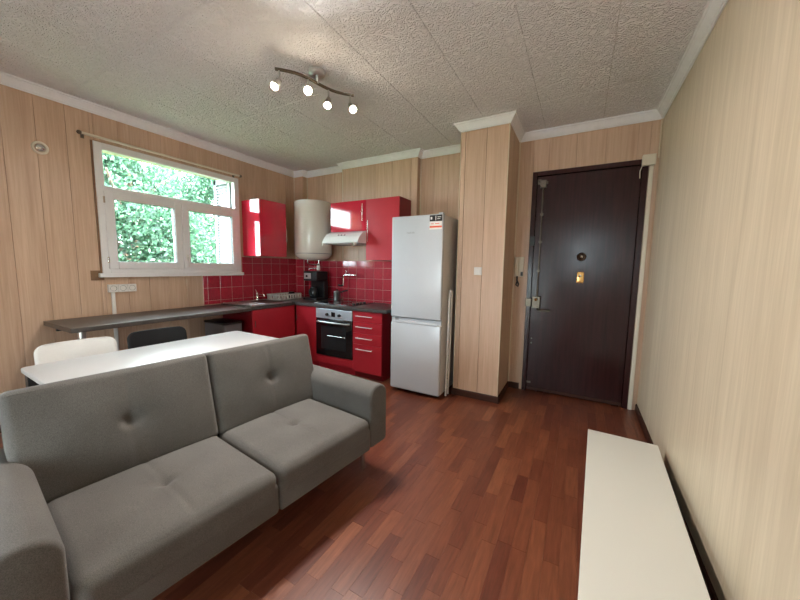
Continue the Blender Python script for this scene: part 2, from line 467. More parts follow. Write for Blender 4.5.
# ------------------------------------------------------------------ cornice (one mitred length per wall) and baseboards
plan = [(XL, YR), (XL, BY), (BX, BY), (BX, YB), (PX0, YB), (PX0, YP), (PX1, YP), (PX1, YB), (CX0, YB), (CX0, YC), (CX1, YC), (CX1, YB), (XR, YB), (XR, YR)]
def sweep(i, prof):
    """profile = (distance into the room, z), along plan edge i with mitred ends"""
    P = [Vector(p) for p in plan]; n = len(P)
    def nrm(k): d = (P[(k+1) % n]-P[k % n]).normalized(); return Vector((d.y, -d.x))     # room lies to the right
    def mit(k):
        a, b = nrm((k-1) % n), nrm(k); return (a+b)/(1+a.dot(b))
    m0, m1 = mit(i), mit((i+1) % n)
    vs = []; q = len(prof)
    for p, m in ((P[i], m0), (P[(i+1) % n], m1)):
        for d, z in prof: vs.append((p.x+m.x*d, p.y+m.y*d, z))
    fs = [(k, (k+1) % q, q+(k+1) % q, q+k) for k in range(q)]+[tuple(range(q)), tuple(range(q, 2*q))[::-1]]
    return MB().add(vs, fs)
g0, hb = .0, ZCB
cornice = [(g0, hb), (.010, hb), (.012, hb+.008), (.018, hb+.010), (.024, hb+.022), (.036, hb+.038), (.048, hb+.052), (.050, hb+.060), (.060, hb+.062), (.062, ZT+.001), (g0, ZT+.001)]
for i in range(len(plan)-1):
    sweep(i, cornice).build('trim_%d' % (i+1), 'cornice_white', kind='structure')
dent = MB(); xx = CX0+.02
while xx < CX1-.02:
    dent.box(xx, xx+.009, YC-.016, YC-.008, hb-.006, hb+.006); xx += .018
dn = dent.build('dentils', 'cornice_white', bpy.data.objects['trim_10'], kind='stuff')
bbp = [(0, 0), (.014, 0), (.014, .060), (.009, .068), (0, .068)]
side_names = ['left', None, None, None, None, None, None, 'niche', None, 'column_front', 'column_side', None, 'right']
for i, nm in enumerate(side_names):
    if nm: sweep(i, bbp).build('baseboard_'+nm, 'baseboard_brown', kind='structure')
MB().box(CX1+.014, DX0-.03, YB-.014, YB, 0, .068).build('baseboard_back', 'baseboard_brown', kind='structure')

# ------------------------------------------------------------------ window in the left wall
win = thing('window_1', None, None, (XL, (WY0+WY1)/2, WZ0), kind='structure')
def rect_frame(y0, y1, z0, z1, t, x0, x1, bev=.004):
    m = MB()
    m.box(x0, x1, y0, y0+t, z0, z1, bev).box(x0, x1, y1-t, y1, z0, z1, bev).box(x0, x1, y0+t, y1-t, z0, z0+t, bev).box(x0, x1, y0+t, y1-t, z1-t, z1, bev); return m
fx0, fx1 = XL-.045, XL+.022
m = rect_frame(WY0, WY1, WZ0, WZ1, .062, fx0, fx1); m.box(fx0, fx1, WY0+.06, WY1-.06, WZM-.025, WZM+.03, .004)
m.build('frame', 'pvc_white', win)
MB().box(XL-.016, XL-.010, WY0+.055, WY1-.055, WZM+.02, WZ1-.055).build('pane', 'window_glass', win)
ym = (WY0+WY1)/2
for k, (y0, y1) in enumerate(((WY0+.045, ym+.002), (ym+.002, WY1-.045))):
    s = rect_frame(y0+.002, y1-.002, WZ0+.045, WZM-.012, .072, XL-.03, XL+.04, .006).build('sash', 'pvc_white', win)
    MB().box(XL-.012, XL-.006, y0+.06, y1-.06, WZ0+.105, WZM-.07).build('pane', 'window_glass', s)
    rect_frame(y0+.070, y1-.070, WZ0+.113, WZM-.080, .006, XL-.008, XL+.034, .001).build('gasket', 'gasket', s)
    if k == 0:
        for z in (WZ0+.13, WZM-.10): MB().tube([(XL+.045, y0-.004, z-.03), (XL+.045, y0-.004, z+.03)], .008, 8).build('hinge', 'chrome', s)
    else:
        MB().box(XL+.04, XL+.046, y0+.022, y0+.048, WZ0+.14, WZ0+.21, .002).tube([(XL+.045, y0+.035, WZ0+.18), (XL+.075, y0+.035, WZ0+.18)], .008, 8).tube([(XL+.075, y0+.035, WZ0+.19), (XL+.072, y0+.033, WZ0+.07)], .008, 8).build('handle', 'white_plastic', s)
MB().box(XL-.005, XL+.045, WY0-.03, WY1+.02, WZ0-.035, WZ0+.004, .004).build('sill', 'pvc_white', win)
MB().box(XL-.001, XL+.006, WY0-.085, WY0+.01, WZ0-.062, WZ0+.03).build('sill_backing', 'trim_wood', win)
MB().box(XL-.001, XL+.012, WY0-.014, WY0-.001, WZ0, WZ1).build('edge_strip', 'trim_wood', win)  # dark brown strip down the window's left edge
# folded slatted shutter standing outside in the right-hand reveal
sh = thing('folding_shutter', 'white slatted folding shutter standing open outside the window', 'shutter', (XL-.20, WY1-.06, WZ0))
sx0, sx1 = XL-.40, XL-.06
m = MB().box(sx0, sx0+.05, WY1-.075, WY1-.035, WZ0, WZ1).box(sx1-.05, sx1, WY1-.075, WY1-.035, WZ0, WZ1).box(sx0, sx1, WY1-.075, WY1-.035, WZ0, WZ0+.06).box(sx0, sx1, WY1-.075, WY1-.035, WZ1-.06, WZ1)
m.build('frame', 'shutter_white', sh)
me = MB().add([(sx0+.05-sh.location.x, -.018, .0), (sx1-.05-sh.location.x, -.018, .0), (sx1-.05-sh.location.x, .012, .032), (sx0+.05-sh.location.x, .012, .032),
     (sx0+.05-sh.location.x, -.018, .006), (sx1-.05-sh.location.x, -.018, .006), (sx1-.05-sh.location.x, .012, .038), (sx0+.05-sh.location.x, .012, .038)],
     [(0,1,2,3), (4,5,6,7), (0,1,5,4), (3,2,6,7), (0,3,7,4), (1,2,6,5)]).mesh('slat'); me.materials.append(M['shutter_white'])
z = WZ0+.07
while z < WZ1-.1:
    piece('slat', me, (sh.location.x, WY1-.055, z), sh); z += .036

# unseen windows behind the camera, the large one added for daylight: plain frames with glass
portal('window_portal_left', (XL-.06, (WY0+WY1)/2, (WZ0+WZ1)/2), (0, math.radians(-90), 0), WZ1-WZ0, WY1-WY0)
for wi, (RX0, RX1, RZ0, RZ1) in enumerate(REAR):
    win2 = thing('window_%d' % (wi+2), None, None, ((RX0+RX1)/2, YR, RZ0), kind='structure')
    m = MB(); t = .06; y0, y1 = YR-.12, YR-.04
    m.box(RX0, RX0+t, y0, y1, RZ0, RZ1, .004).box(RX1-t, RX1, y0, y1, RZ0, RZ1, .004).box(RX0+t, RX1-t, y0, y1, RZ0, RZ0+t, .004).box(RX0+t, RX1-t, y0, y1, RZ1-t, RZ1, .004)
    xm = (RX0+RX1)/2; h_ = .05 if wi == 0 else 0
    if h_: m.box(xm-h_, xm+h_, y0, y1, RZ0+t, RZ1-t, .004)
    m.build('frame', 'pvc_white', win2)
    for a, b in (((RX0+t, xm-h_), (xm+h_, RX1-t)) if h_ else ((RX0+t, RX1-t),)): MB().box(a-.01, b+.01, YR-.083, YR-.077, RZ0+t-.01, RZ1-t+.01).build('pane', 'window_glass', win2)
    portal('window_portal_rear', ((RX0+RX1)/2, YR-.14, (RZ0+RZ1)/2), (math.radians(90), 0, 0), RX1-RX0, RZ1-RZ0)

# ------------------------------------------------------------------ garden outside
struct(MB().box(-60, XL-.4, -40, 45, -3.3, -3.1), 'ground_outside', 'lawn')
struct(MB().box(-5.2, 8, -12, YR-.26, -.25, -.06), 'floor_terrace', 'terrace_stone')  # second slab is unseen, added to bounce daylight up onto the ceiling
def tree(name, label, c, rad, height, nclump, nleaf, seed):
    rg = np.random.default_rng(seed); r = thing(name, label, 'tree', (c[0], c[1], -3.1), group='trees outside the window')
    m = MB().tube([(c[0], c[1], -3.1), (c[0]+.1, c[1], -1.2), (c[0], c[1]+.15, .8), (c[0]+.1, c[1], height*.75)], [.2, .16, .12, .04], 10)
    for k in range(7):
        a = k*2.4; z = -.6+k*.5; m.tube([(c[0]+.03, c[1], z), (c[0]+.9*rad*.5*math.cos(a), c[1]+.9*rad*.5*math.sin(a), z+.6), (c[0]+.8*rad*math.cos(a), c[1]+.8*rad*math.sin(a), z+1.0)], [.06, .04, .015], 6)
    m.build('trunk', 'bark', r)
    # leaf clumps
    ang = rg.uniform(0, 2*np.pi, nclump); zz = rg.uniform(-1, 1, nclump); rr = np.sqrt(1-zz**2)*rg.uniform(.55, 1, nclump)
    zc = (height-3.1)/2+.2; hz = (height+1.6)/2
    cc = np.stack([c[0]+rad*rr*np.cos(ang), c[1]+rad*rr*np.sin(ang), zc+hz*zz*rg.uniform(.7, 1, nclump)], 1); cr = rg.uniform(.28, .6, nclump)
    idx = rg.integers(0, nclump, nleaf); d = rg.normal(size=(nleaf, 3)); d /= np.linalg.norm(d, axis=1)[:, None]
    p = cc[idx]+d*(cr[idx]*rg.uniform(.45, 1.05, nleaf))[:, None]
    t1 = rg.normal(size=(nleaf, 3)); t1 /= np.linalg.norm(t1, axis=1)[:, None]
    nn = d+rg.normal(size=(nleaf, 3))*.6; t2 = np.cross(nn, t1); t2 /= np.linalg.norm(t2, axis=1)[:, None]
    s = rg.uniform(.028, .055, nleaf)[:, None]
    v = np.empty((nleaf, 4, 3)); v[:, 0] = p-t1*s; v[:, 1] = p-t2*s*.5; v[:, 2] = p+t1*s; v[:, 3] = p+t2*s*.5
    v -= np.array([c[0], c[1], -3.1])
    me = bpy.data.meshes.new('foliage'); me.vertices.add(nleaf*4); me.vertices.foreach_set('co', v.reshape(-1))
    me.loops.add(nleaf*4); me.loops.foreach_set('vertex_index', np.arange(nleaf*4)); me.polygons.add(nleaf); me.polygons.foreach_set('loop_start', np.arange(nleaf)*4)
    me.update(calc_edges=True); at = me.attributes.new('rnd', 'FLOAT', 'FACE'); at.data.foreach_set('value', np.clip(rg.random(nleaf)*.8+(rg.random(nclump)*.35)[idx]-.1, 0, 1).astype(np.float32))
    me.materials.append(M['leaf']); o = bpy.data.objects.new('foliage', me); COL.objects.link(o); o.parent = r; o['kind'] = 'stuff'
tree('leafy_tree', 'leafy green tree filling the left pane of the window', (-7.8, 3.0, 0), 1.45, 4.4, 110, 80000, 1)
tree('leafy_tree', 'leafy green tree filling the right pane of the window', (-10.2, 6.2, 0), 1.8, 5.6, 120, 100000, 2)
tree('leafy_tree', 'paler leafy tree further back behind the window trees', (-16.5, 8.2, 0), 2.6, 6.6, 150, 80000, 3)

# ------------------------------------------------------------------ window-wall fittings
rod = thing('curtain_rod', 'thin pale curtain rod mounted on the wall above the window', 'curtain rod', (XL, 1.95, 2.50))
MB().tube([(XL+.075, 1.205, 2.505), (XL+.075, 2.72, 2.505)], .011, 10).build('pole', 'cream_plastic', rod)
for y in (1.195, 2.73): MB().lathe([(.0, -.02), (.015, -.012), (.018, 0), (.015, .012), (0, .02)], (XL+.075, y, 2.505), (0, 1, 0), 12).build('finial', 'old_steel', rod)
for y in (1.235, 2.68): MB().box(XL, XL+.006, y-.012, y+.012, 2.48, 2.53).tube([(XL, y, 2.505), (XL+.075, y, 2.505)], .006, 8).build('bracket', 'old_steel', rod)

v = thing('air_vent', 'round white air vent high on the wood wall left of window', 'vent', (XL, .964, 2.31))
MB().lathe([(.052, 0), (.052, .006), (.046, .012), (.036, .012), (.034, .004), (.034, 0)], (XL, .964, 2.31), (1, 0, 0), 28, sharp=True).build('ring', 'cream_plastic', v)
MB().lathe([(0, .018), (.020, .016), (.029, .010), (.030, .004), (0, .004)], (XL, .964, 2.31), (1, .12, -.1), 24).build('disc', 'chrome', v)

so = thing('triple_socket', 'white triple power socket on the wall under the window', 'socket', (XL, 1.44, 1.08))
for k in range(3):
    y = 1.365+k*.075
    p = MB().box(XL, XL+.035, y-.037, y+.037, 1.085, 1.160, .004, 2).build('socket_body', 'white_plastic', so)
    MB().lathe([(.026, .036), (.024, .0355), (.024, .028), (0, .028)], (XL, y, 1.1225), (1, 0, 0), 20).build('well', 'black_plastic', p)
one(MB().box(XL, XL+.014, 1.352, 1.382, .07, 1.085, .002), 'cable_trunking', 'white_plastic', 'narrow white cable trunking running down the wall from the triple socket', 'trunking')

# ------------------------------------------------------------------ red backsplash tiles
G = .148
tl = {}
def tile(parent, axis, a0, a1, plane, z0, z1):
    k = (axis, round(a1-a0, 3), round(z1-z0, 3))
    if k not in tl:
        g = .0018
        mb = MB().box(0, .0075, g, k[1]-g, g, k[2]-g, .0015, 1) if axis == 'y' else MB().box(g, k[1]-g, -.0075, 0, g, k[2]-g, .0015, 1)
        me = mb.mesh('tile'); me.materials.append(M['red_tile']); tl[k] = me
    piece('tile', tl[k], (plane, a0, z0) if axis == 'y' else (a0, plane, z0), parent)
ZTI0 = .875
def tiled(name, axis, plane, a0, a1, z1s, pitch, origin, zlines, sgn):
    """z1s(a) gives the top for the column starting at a"""
    cols = seams(a0, a1, pitch, origin)
    s = MB()
    for c0, c1 in zip(cols, cols[1:]):
        top = z1s((c0+c1)/2)
        if axis == 'y': s.box(plane, plane+.0055, c0, c1, ZTI0, top)
        else: s.box(c0, c1, plane-.0055, plane, ZTI0, top)
    bs = struct(s, name, 'grout')
    for c0, c1 in zip(cols, cols[1:]):
        top = z1s((c0+c1)/2); zz = [ZTI0]+[z for z in zlines if ZTI0+.02 < z < top-.02]+[top]
        for q0, q1 in zip(zz, zz[1:]): tile(bs, axis, c0, c1, plane, q0, q1)
tiled('wall_tiles_left', 'y', XL, 2.235, YB if False else BY, lambda a: 1.228 if a < WY1+.02 else 1.475, .1565, 2.289, [.921, 1.078, 1.233, 1.39], 1)
tiled('wall_tiles_boxing', 'x', BY, XL+.008, BX, lambda a: 1.47, G, -3.955, [.905, 1.053, 1.201, 1.349], -1)
tiled('wall_tiles_corner', 'x', YB, BX+.009, PX0, lambda a: 1.445, G, -3.66, [.905, 1.053, 1.201, 1.349], -1)
tiled('wall_tiles_return', 'y', BX, BY, YB-.002, lambda a: 1.475, G, 0, [.905, 1.053, 1.201, 1.349], 1)
tiled('wall_tiles_back', 'x', YP, PX0, PX1, lambda a: 1.445, G, -2.922, [.905, 1.053, 1.201, 1.349], -1)

# ------------------------------------------------------------------ kitchen base units
CF = XL+.60     # front of the left run
BF = 3.125      # front of the back run
CZ = .835       # underside of the worktops
def handle_bar(mb, p0, p1, out, r=.006):
    p0, p1, out = Vector(p0), Vector(p1), Vector(out)
    mb.tube([p0, p0+out, ], r*.8, 6).tube([p1, p1+out], r*.8, 6).tube([p0+out-(p1-p0).normalized()*.012, p1+out+(p1-p0).normalized()*.012], r, 8); return mb

cab = thing('base_cabinet', 'red sink base cabinet under the window-side worktop', 'cabinet', (XL+.3, 2.8, 0), group='red base units')
MB().box(XL+.01, CF-.02, 2.46, 3.12, .10, CZ).build('body', 'red_dark', cab)  # shade on the exposed side panel is put into the darker red
MB().box(XL+.05, CF-.06, 2.47, 3.12, 0, .10).build('plinth', 'red_dark', cab)
d = MB().box(CF-.019, CF, 2.462, 3.112, .105, CZ-.006, .0015, 1).build('door', 'red_satin', cab)
MB().box(CF, CF+.012, 2.485, 2.495, .62, .70, .002).build('handle', 'chrome', d)

cab = thing('base_cabinet', 'narrow red corner base unit left of the oven', 'cabinet', (-3.2, 3.4, 0), group='red base units')
MB().box(CF+.001, -3.004, BF+.02, 3.68, .10, CZ).build('body', 'red_dark', cab)
MB().box(CF+.001, -3.004, BF+.05, 3.6, 0, .10).build('plinth', 'red_satin', cab)
d = MB().box(CF+.012, -3.006, BF, BF+.019, .105, CZ-.006, .0015, 1).build('door', 'red_satin', cab)
MB().box(CF+.025, CF+.033, BF-.012, BF, .62, .70, .002).build('handle', 'chrome', d)

cab = thing('oven_housing', 'red oven housing unit below the ceramic hob', 'cabinet', (-2.7, 3.4, 0), group='red base units')
MB().box(-3.002, -2.986, BF+.02, 3.68, .1, CZ).box(-2.424, -2.408, BF+.02, 3.68, .1, CZ).box(-2.986, -2.424, BF+.02, 3.68, .19, .206).build('carcass', 'red_dark', cab)
MB().box(-3.002, -2.408, BF, BF+.019, .105, .203, .0015, 1).build('panel', 'red_satin', cab)
MB().box(-3.002, -2.408, BF+.05, 3.6, 0, .10).build('plinth', 'red_satin', cab)

ov = thing('built_in_oven', 'built-in electric oven with steel control panel and black glass door', 'oven', (-2.7, BF, .207))
MB().box(-2.984, -2.426, BF+.024, 3.62, .208, .80).build('body', 'black_metal', ov)
cp_ = MB().box(-3.0, -2.41, BF-.012, BF+.02, .700, .822, .003).build('control_panel', 'oven_steel', ov)
for x in (-2.80, -2.60): 
    MB().lathe([(.020, 0), (.020, .012), (.016, .026), (0, .026)], (x, BF-.012, .752), (0, -1, 0), 20, sharp=True).build('knob', 'black_plastic', cp_)
MB().box(-2.735, -2.672, BF-.0145, BF-.012, .728, .788, .001).build('display', 'black_gloss', cp_)
dr = MB().box(-3.0, -2.41, BF-.010, BF+.022, .212, .696, .003).build('door', 'black_gloss', ov)
MB().box(-2.91, -2.50, BF-.0112, BF-.009, .30, .60, .0).build('glass', 'dark_glass', dr)
MB().tube([(-2.96, BF-.01, .655), (-2.95, BF-.042, .655)]+[(-2.95+.49*k/12, BF-.042-.012*math.sin(math.pi*k/12), .655) for k in range(1, 12)]+[(-2.46, BF-.042, .655), (-2.45, BF-.01, .655)], .011, 8).build('handle', 'brushed_steel', dr)
MB().tube([(-2.80, BF-.013, .475), (-2.51, BF-.013, .478)], .0035, 6).build('rack_rail', 'chrome', dr)  # chrome bar on the door face for the bright line reflected inside

cab = thing('drawer_unit', 'red four-drawer base unit beside the fridge', 'drawer unit', (-2.19, 3.4, 0), group='red base units')
MB().box(-2.405, -1.985, BF+.02, 3.68, .07, CZ).build('body', 'red_dark', cab)
MB().box(-2.403, -1.987, BF+.05, 3.6, 0, .07).build('plinth', 'red_dark', cab)
for z0, z1 in ((.700, .828), (.562, .697), (.424, .559), (.076, .421)):
    d = MB().box(-2.404, -1.986, BF, BF+.019, z0, z1, .0015, 1).build('drawer', 'red_satin', cab)
    z = z1-.055
    handle_bar(MB(), (-2.33, BF, z), (-2.12, BF, z), (0, -.028, 0), .006).build('handle', 'handle_alu', d)

# worktops
one(MB().prism([(CF-.03+.05, 3.10), (-1.905, 3.10), (-1.905, 3.69), (-3.022, 3.69), (-3.022, 3.785), (BX+.012, 3.785), (BX+.012, 3.69), (XL+.01, 3.69), (XL+.01, 3.103), (CF+.02, 3.103)], CZ, .875, bev=.004, seg=2), 'kitchen_worktop', 'worktop_slate',
    'dark slate-effect worktop running over the oven and drawers', 'worktop')
one(MB().box(XL+.01, CF+.02, 2.44, 3.100, CZ, .875, .004), 'sink_worktop', 'worktop_slate', 'short dark worktop carrying the steel sink', 'worktop')

# sink with drainer
sk = thing('kitchen_sink', 'steel sink with drainer set in the worktop under the window', 'sink', (XL+.3, 2.75, .875))
m = MB(); sx0, sx1, sy0, sy1 = XL+.06, CF+.012, 2.435, 3.06
by0, by1, bx0, bx1 = 2.74, 3.02, sx0+.09, sx1-.05
zt = .888
m.box(sx0, bx0, sy0, sy1, .8755, zt, .002).box(bx1, sx1, sy0, sy1, .8755, zt, .002).box(bx0, bx1, sy0, by0, .8755, zt-.004).box(bx0, bx1, by1, sy1, .8755, zt-.004)
m.box(sx0, sx1, sy0, sy0+.03, .8755, zt+.004, .003)
m.build('rim', 'brushed_steel', sk)
MB().box(bx0, bx0+.004, by0, by1, .877, zt-.003).box(bx1-.004, bx1, by0, by1, .877, zt-.003).box(bx0, bx1, by0, by0+.004, .877, zt-.003).box(bx0, bx1, by1-.004, by1, .877, zt-.003).box(bx0, bx1, by0, by1, .8755, .878).build('bowl', 'old_steel', sk)
for k in range(7):
    y = sy0+.06+k*.034; MB().box(bx0+.02, bx1-.02, y, y+.012, zt-.004, zt+.001, .002, 1).build('drain_rib', 'brushed_steel', sk)
tp = thing('sink_tap', 'small chrome tap standing behind the sink', 'tap', (XL+.105, 2.90, .888))
MB().lathe([(.024, 0), (.024, .01), (.016, .016), (.015, .07), (.018, .08), (.016, .105), (0, .108)], (XL+.105, 2.90, .888), (0, 0, 1), 20).build('body', 'chrome', tp)
MB().tube(bez((XL+.105, 2.90, .955), (XL+.16, 2.90, .99), (XL+.25, 2.90, .965))+[Vector((XL+.25, 2.90, .945))], .010, 10).build('spout', 'chrome', tp)
MB().tube([(XL+.105, 2.90, .99), (XL+.085, 2.89, 1.03)], .006, 8).build('lever', 'chrome', tp)

# white dish rack: an open basket with slots
rk = thing('dish_rack', 'white plastic dish rack with slotted sides beside the sink', 'dish rack', (-3.78, 3.42, .8755))
rx0, rx1, ry0, ry1, rz0, rz1 = -3.95, -3.69, 3.11, 3.53, .8758, .955
m = MB().box(rx0+.01, rx1-.01, ry0+.01, ry1-.01, rz0, rz0+.008)
m.build('tray', 'white_plastic', rk)
m = MB().box(rx0, rx1, ry0, ry0+.014, rz1-.02, rz1, .003).box(rx0, rx1, ry1-.014, ry1, rz1-.02, rz1, .003).box(rx0, rx0+.014, ry0, ry1, rz1-.02, rz1, .003).box(rx1-.014, rx1, ry0, ry1, rz1-.02, rz1, .003)
m.build('rim', 'white_plastic', rk)
pl = MB()
for k in range(9):
    y = ry0+.01+(ry1-ry0-.03)*k/8
    pl.box(rx1-.010, rx1-.004, y, y+.022, rz0, rz1-.015).box(rx0+.004, rx0+.010, y, y+.022, rz0, rz1-.015)
for k in range(7):
    x = rx0+.01+(rx1-rx0-.03)*k/6
    pl.box(x, x+.022, ry0+.004, ry0+.010, rz0, rz1-.015).box(x, x+.022, ry1-.010, ry1-.004, rz0, rz1-.015)
pl.build('slotted_sides', 'white_plastic', rk)
one(MB().box(-3.78, -3.71, 3.36, 3.42, .885, .975, .006).box(-3.775, -3.715, 3.365, 3.415, .975, .981, .002), 'cutlery_cup', 'black_plastic', 'small black cutlery holder standing in the white dish rack', 'cutlery holder')

# hob
hb_ = thing('ceramic_hob', 'black glass ceramic hob set in the worktop above the oven', 'hob', (-2.7, 3.4, .875))
MB().box(-3.075, -2.43, 3.165, 3.655, .8755, .882, .003).build('glass', 'black_gloss', hb_)
for x, y, r in ((-2.83, 3.29, .09), (-2.83, 3.52, .075), (-2.60, 3.52, .09), (-2.60, 3.29, .07)):
    MB().lathe([(r, .882), (r, .8826), (r-.005, .8826), (r-.005, .882)], (x, y, 0), (0, 0, 1), 32).build('cooking_ring', 'grey_plastic', hb_)
for k in range(4):
    MB().lathe([(.021, 0), (.020, .018), (.015, .022), (0, .022)], (-2.475, 3.24+.075*k, .882), (0, 0, 1), 18, sharp=True).build('knob', 'black_plastic', hb_)

# steel pot on the hob
pt = thing('steel_pot', 'small tall steel pot with black handle on the hob', 'pot', (-3.0, 3.55, .882))
px_, py_ = -3.005, 3.55
MB().lathe([(0, .883), (.050, .883), (.053, .89), (.050, 1.005), (.053, 1.008), (.046, 1.016), (.012, 1.024), (0, 1.024)], (px_, py_, 0), (0, 0, 1), 28).build('body', 'brushed_steel', pt)
MB().lathe([(0, 1.024), (.010, 1.024), (.013, 1.038), (0, 1.045)], (px_, py_, 0), (0, 0, 1), 14).build('lid_knob', 'black_plastic', pt)
MB().tube([(px_+.045, py_+.02, .995), (px_+.10, py_+.03, 1.02), (px_+.15, py_+.045, 1.03)], [.009, .010, .008], 8).build('handle', 'black_plastic', pt)

# coffee machine
cm = thing('coffee_machine', 'black coffee machine with steel panel in the worktop corner', 'coffee machine', (-3.55, 3.52, .875))
a0, a1, b0, b1 = -3.53, -3.27, 3.41, 3.66
MB().box(a0, a1, b0, b1, .8755, .905, .008).build('base', 'black_plastic', cm)
MB().box(a0, a1, b0+.16, b1, .905, 1.15, .006).build('water_tank', 'black_plastic', cm)
MB().box(a0, a1, b0+.01, b1, 1.15, 1.29, .012).build('head', 'black_plastic', cm)
MB().box(a0+.02, a0+.15, b0+.004, b0+.012, 1.18, 1.265, .002).build('panel', 'brushed_steel', cm)
MB().lathe([(.016, 0), (.014, .012), (0, .012)], (a0+.075, b0+.004, 1.22), (0, -1, 0), 16).build('dial', 'black_plastic', cm)
MB().lathe([(0, .907), (.055, .907), (.068, .95), (.062, 1.02), (.050, 1.05), (.052, 1.065), (0, 1.066)], ((a0+a1)/2, b0+.085, 0), (0, 0, 1), 24).build('carafe', 'dark_glass', cm)
MB().tube(bez(((a0+a1)/2+.0, b0+.02, 1.04), ((a0+a1)/2, b0-.045, 1.0), ((a0+a1)/2, b0+.02, .93)), .008, 8).build('handle', 'black_plastic', cm)

# ------------------------------------------------------------------ wall units
wc = thing('wall_cabinet', 'glossy red wall cabinet mounted on the wall beside the window', 'cabinet', (XL+.17, 3.0, 1.485), group='red wall units')
MB().box(XL, XL+.33, 2.785, 3.215, 1.485, 2.212, .001, 1).build('body', 'red_gloss', wc)
d = MB().box(XL+.331, XL+.35, 2.785, 3.215, 1.485, 2.212, .0015, 1).build('door', 'red_gloss', wc)
handle_bar(MB(), (XL+.35, 3.195, 1.70), (XL+.35, 3.195, 1.86), (.025, 0, 0), .005).build('handle', 'chrome', d)

wc = thing('wall_cabinet', 'short glossy red wall cabinet above the cooker hood', 'cabinet', (-2.69, 3.55, 1.80), group='red wall units')
MB().box(-2.985, -2.408, 3.42, YP, 1.822, 2.205).build('body', 'red_dark', wc)
d = MB().box(-2.985, -2.409, 3.40, 3.419, 1.822, 2.205, .0015, 1).build('door', 'red_gloss', wc)
handle_bar(MB(), (-2.445, 3.40, 1.955), (-2.445, 3.40, 2.145), (0, -.028, 0), .005).build('handle', 'chrome', d)
wc = thing('wall_cabinet', 'tall red wall cabinet between the cooker hood and fridge', 'cabinet', (-2.18, 3.55, 1.44), group='red wall units')
MB().box(-2.404, -1.925, 3.42, YP, 1.450, 2.205).build('body', 'red_dark', wc)
d = MB().box(-2.405, -1.925, 3.40, 3.419, 1.450, 2.205, .0015, 1).build('door', 'red_satin', wc)
handle_bar(MB(), (-2.362, 3.40, 1.70), (-2.362, 3.40, 1.93), (0, -.028, 0), .005).build('handle', 'chrome', d)

hd = thing('cooker_hood', 'slim white cooker hood under the short red cabinet', 'cooker hood', (-2.68, 3.45, 1.66))
prof = [(YP-.001, 1.82), (3.415, 1.82), (3.37, 1.812), (3.31, 1.785), (3.26, 1.742), (3.225, 1.69), (3.215, 1.67), (3.225, 1.66), (YP-.001, 1.66)]
MB().prism(prof, -2.975, -2.40, 'x').build('body', 'white_gloss', hd)
MB().box(-2.96, -2.415, 3.26, 3.66, 1.652, 1.66).build('filter', 'grey_plastic', hd)
for k in range(3):
    MB().lathe([(.012, 0), (.011, .006), (0, .006)], (-2.75+k*.05, 3.281, 1.764), (0, -.75, .66), 14).build('button', 'grey_plastic', hd)
for x in (-2.94, -2.435): MB().box(x-.008, x+.008, 3.19, 3.235, 1.628, 1.662, .003).build('visor_tab', 'white_plastic', hd)

# water heater
hc = (-3.40, 3.50)
wh = thing('water_heater', 'white cylindrical electric water heater mounted in the kitchen corner', 'water heater', (hc[0], hc[1], 1.44))
R_ = .262
MB().lathe([(0, 1.445), (.12, 1.450), (.20, 1.468), (R_-.025, 1.495), (R_, 1.535), (R_, 2.245), (R_-.012, 2.262), (R_-.06, 2.274), (0, 2.282)], (hc[0], hc[1], 0), (0, 0, 1), 56).build('tank', 'heater_enamel', wh)
MB().lathe([(R_+.0015, 1.535), (R_+.003, 1.54), (R_+.0015, 1.545)], (hc[0], hc[1], 0), (0, 0, 1), 56).build('seam', 'grey_plastic', wh)
t = math.radians(-118)
MB().box(-.03, .03, -.003, .003, -.007, .007, .001, 1).build('badge', 'ink_grey', wh)
bd = bpy.data.objects['badge']; bd.location = Vector((R_*math.cos(t), R_*math.sin(t), 1.575-1.44)); bd.rotation_euler = (0, 0, t+math.pi/2)
bd.data.transform(Matrix.Translation(Vector((hc[0], hc[1], 1.44))))
for z in (1.7, 2.1): MB().box(hc[0]-.1, hc[0]+.1, hc[1]+.2, YB, z, z+.04).build('wall_bracket', 'white_plastic', wh)
sg = thing('safety_valve', 'safety valve and pipes hanging under the water heater', 'pipework', (hc[0]+.13, hc[1], 1.3))
MB().tube([(hc[0]+.10, hc[1], 1.452), (hc[0]+.10, hc[1], 1.33)], .011, 10).build('inlet_pipe', 'chrome', sg)
MB().tube([(hc[0]-.10, hc[1]-.02, 1.458), (hc[0]-.10, hc[1]-.02, 1.40), (hc[0]-.02, hc[1]-.04, 1.385), (hc[0]+.14, hc[1]-.04, 1.385)], .009, 8).build('outlet_pipe', 'chrome', sg)
MB().lathe([(0, 0), (.022, 0), (.026, .02), (.022, .09), (.012, .10), (0, .10)], (hc[0]+.10, hc[1]-.01, 1.305), (0, 0, 1), 18).build('valve_body', 'white_plastic', sg)
MB().tube([(hc[0]+.10, hc[1]-.02, 1.335), (hc[0]-.06, hc[1]-.05, 1.325)], .007, 8).build('drain_arm', 'chrome', sg)
one(MB().tube([(-3.06, 3.76, 1.44), (-3.06, 3.76, 1.0), (-3.06, 3.755, .90), (-3.06, 3.74, .876)], .010, 10), 'supply_pipe', 'copper', 'thin copper pipe running down the tiles under the water heater', 'pipe')

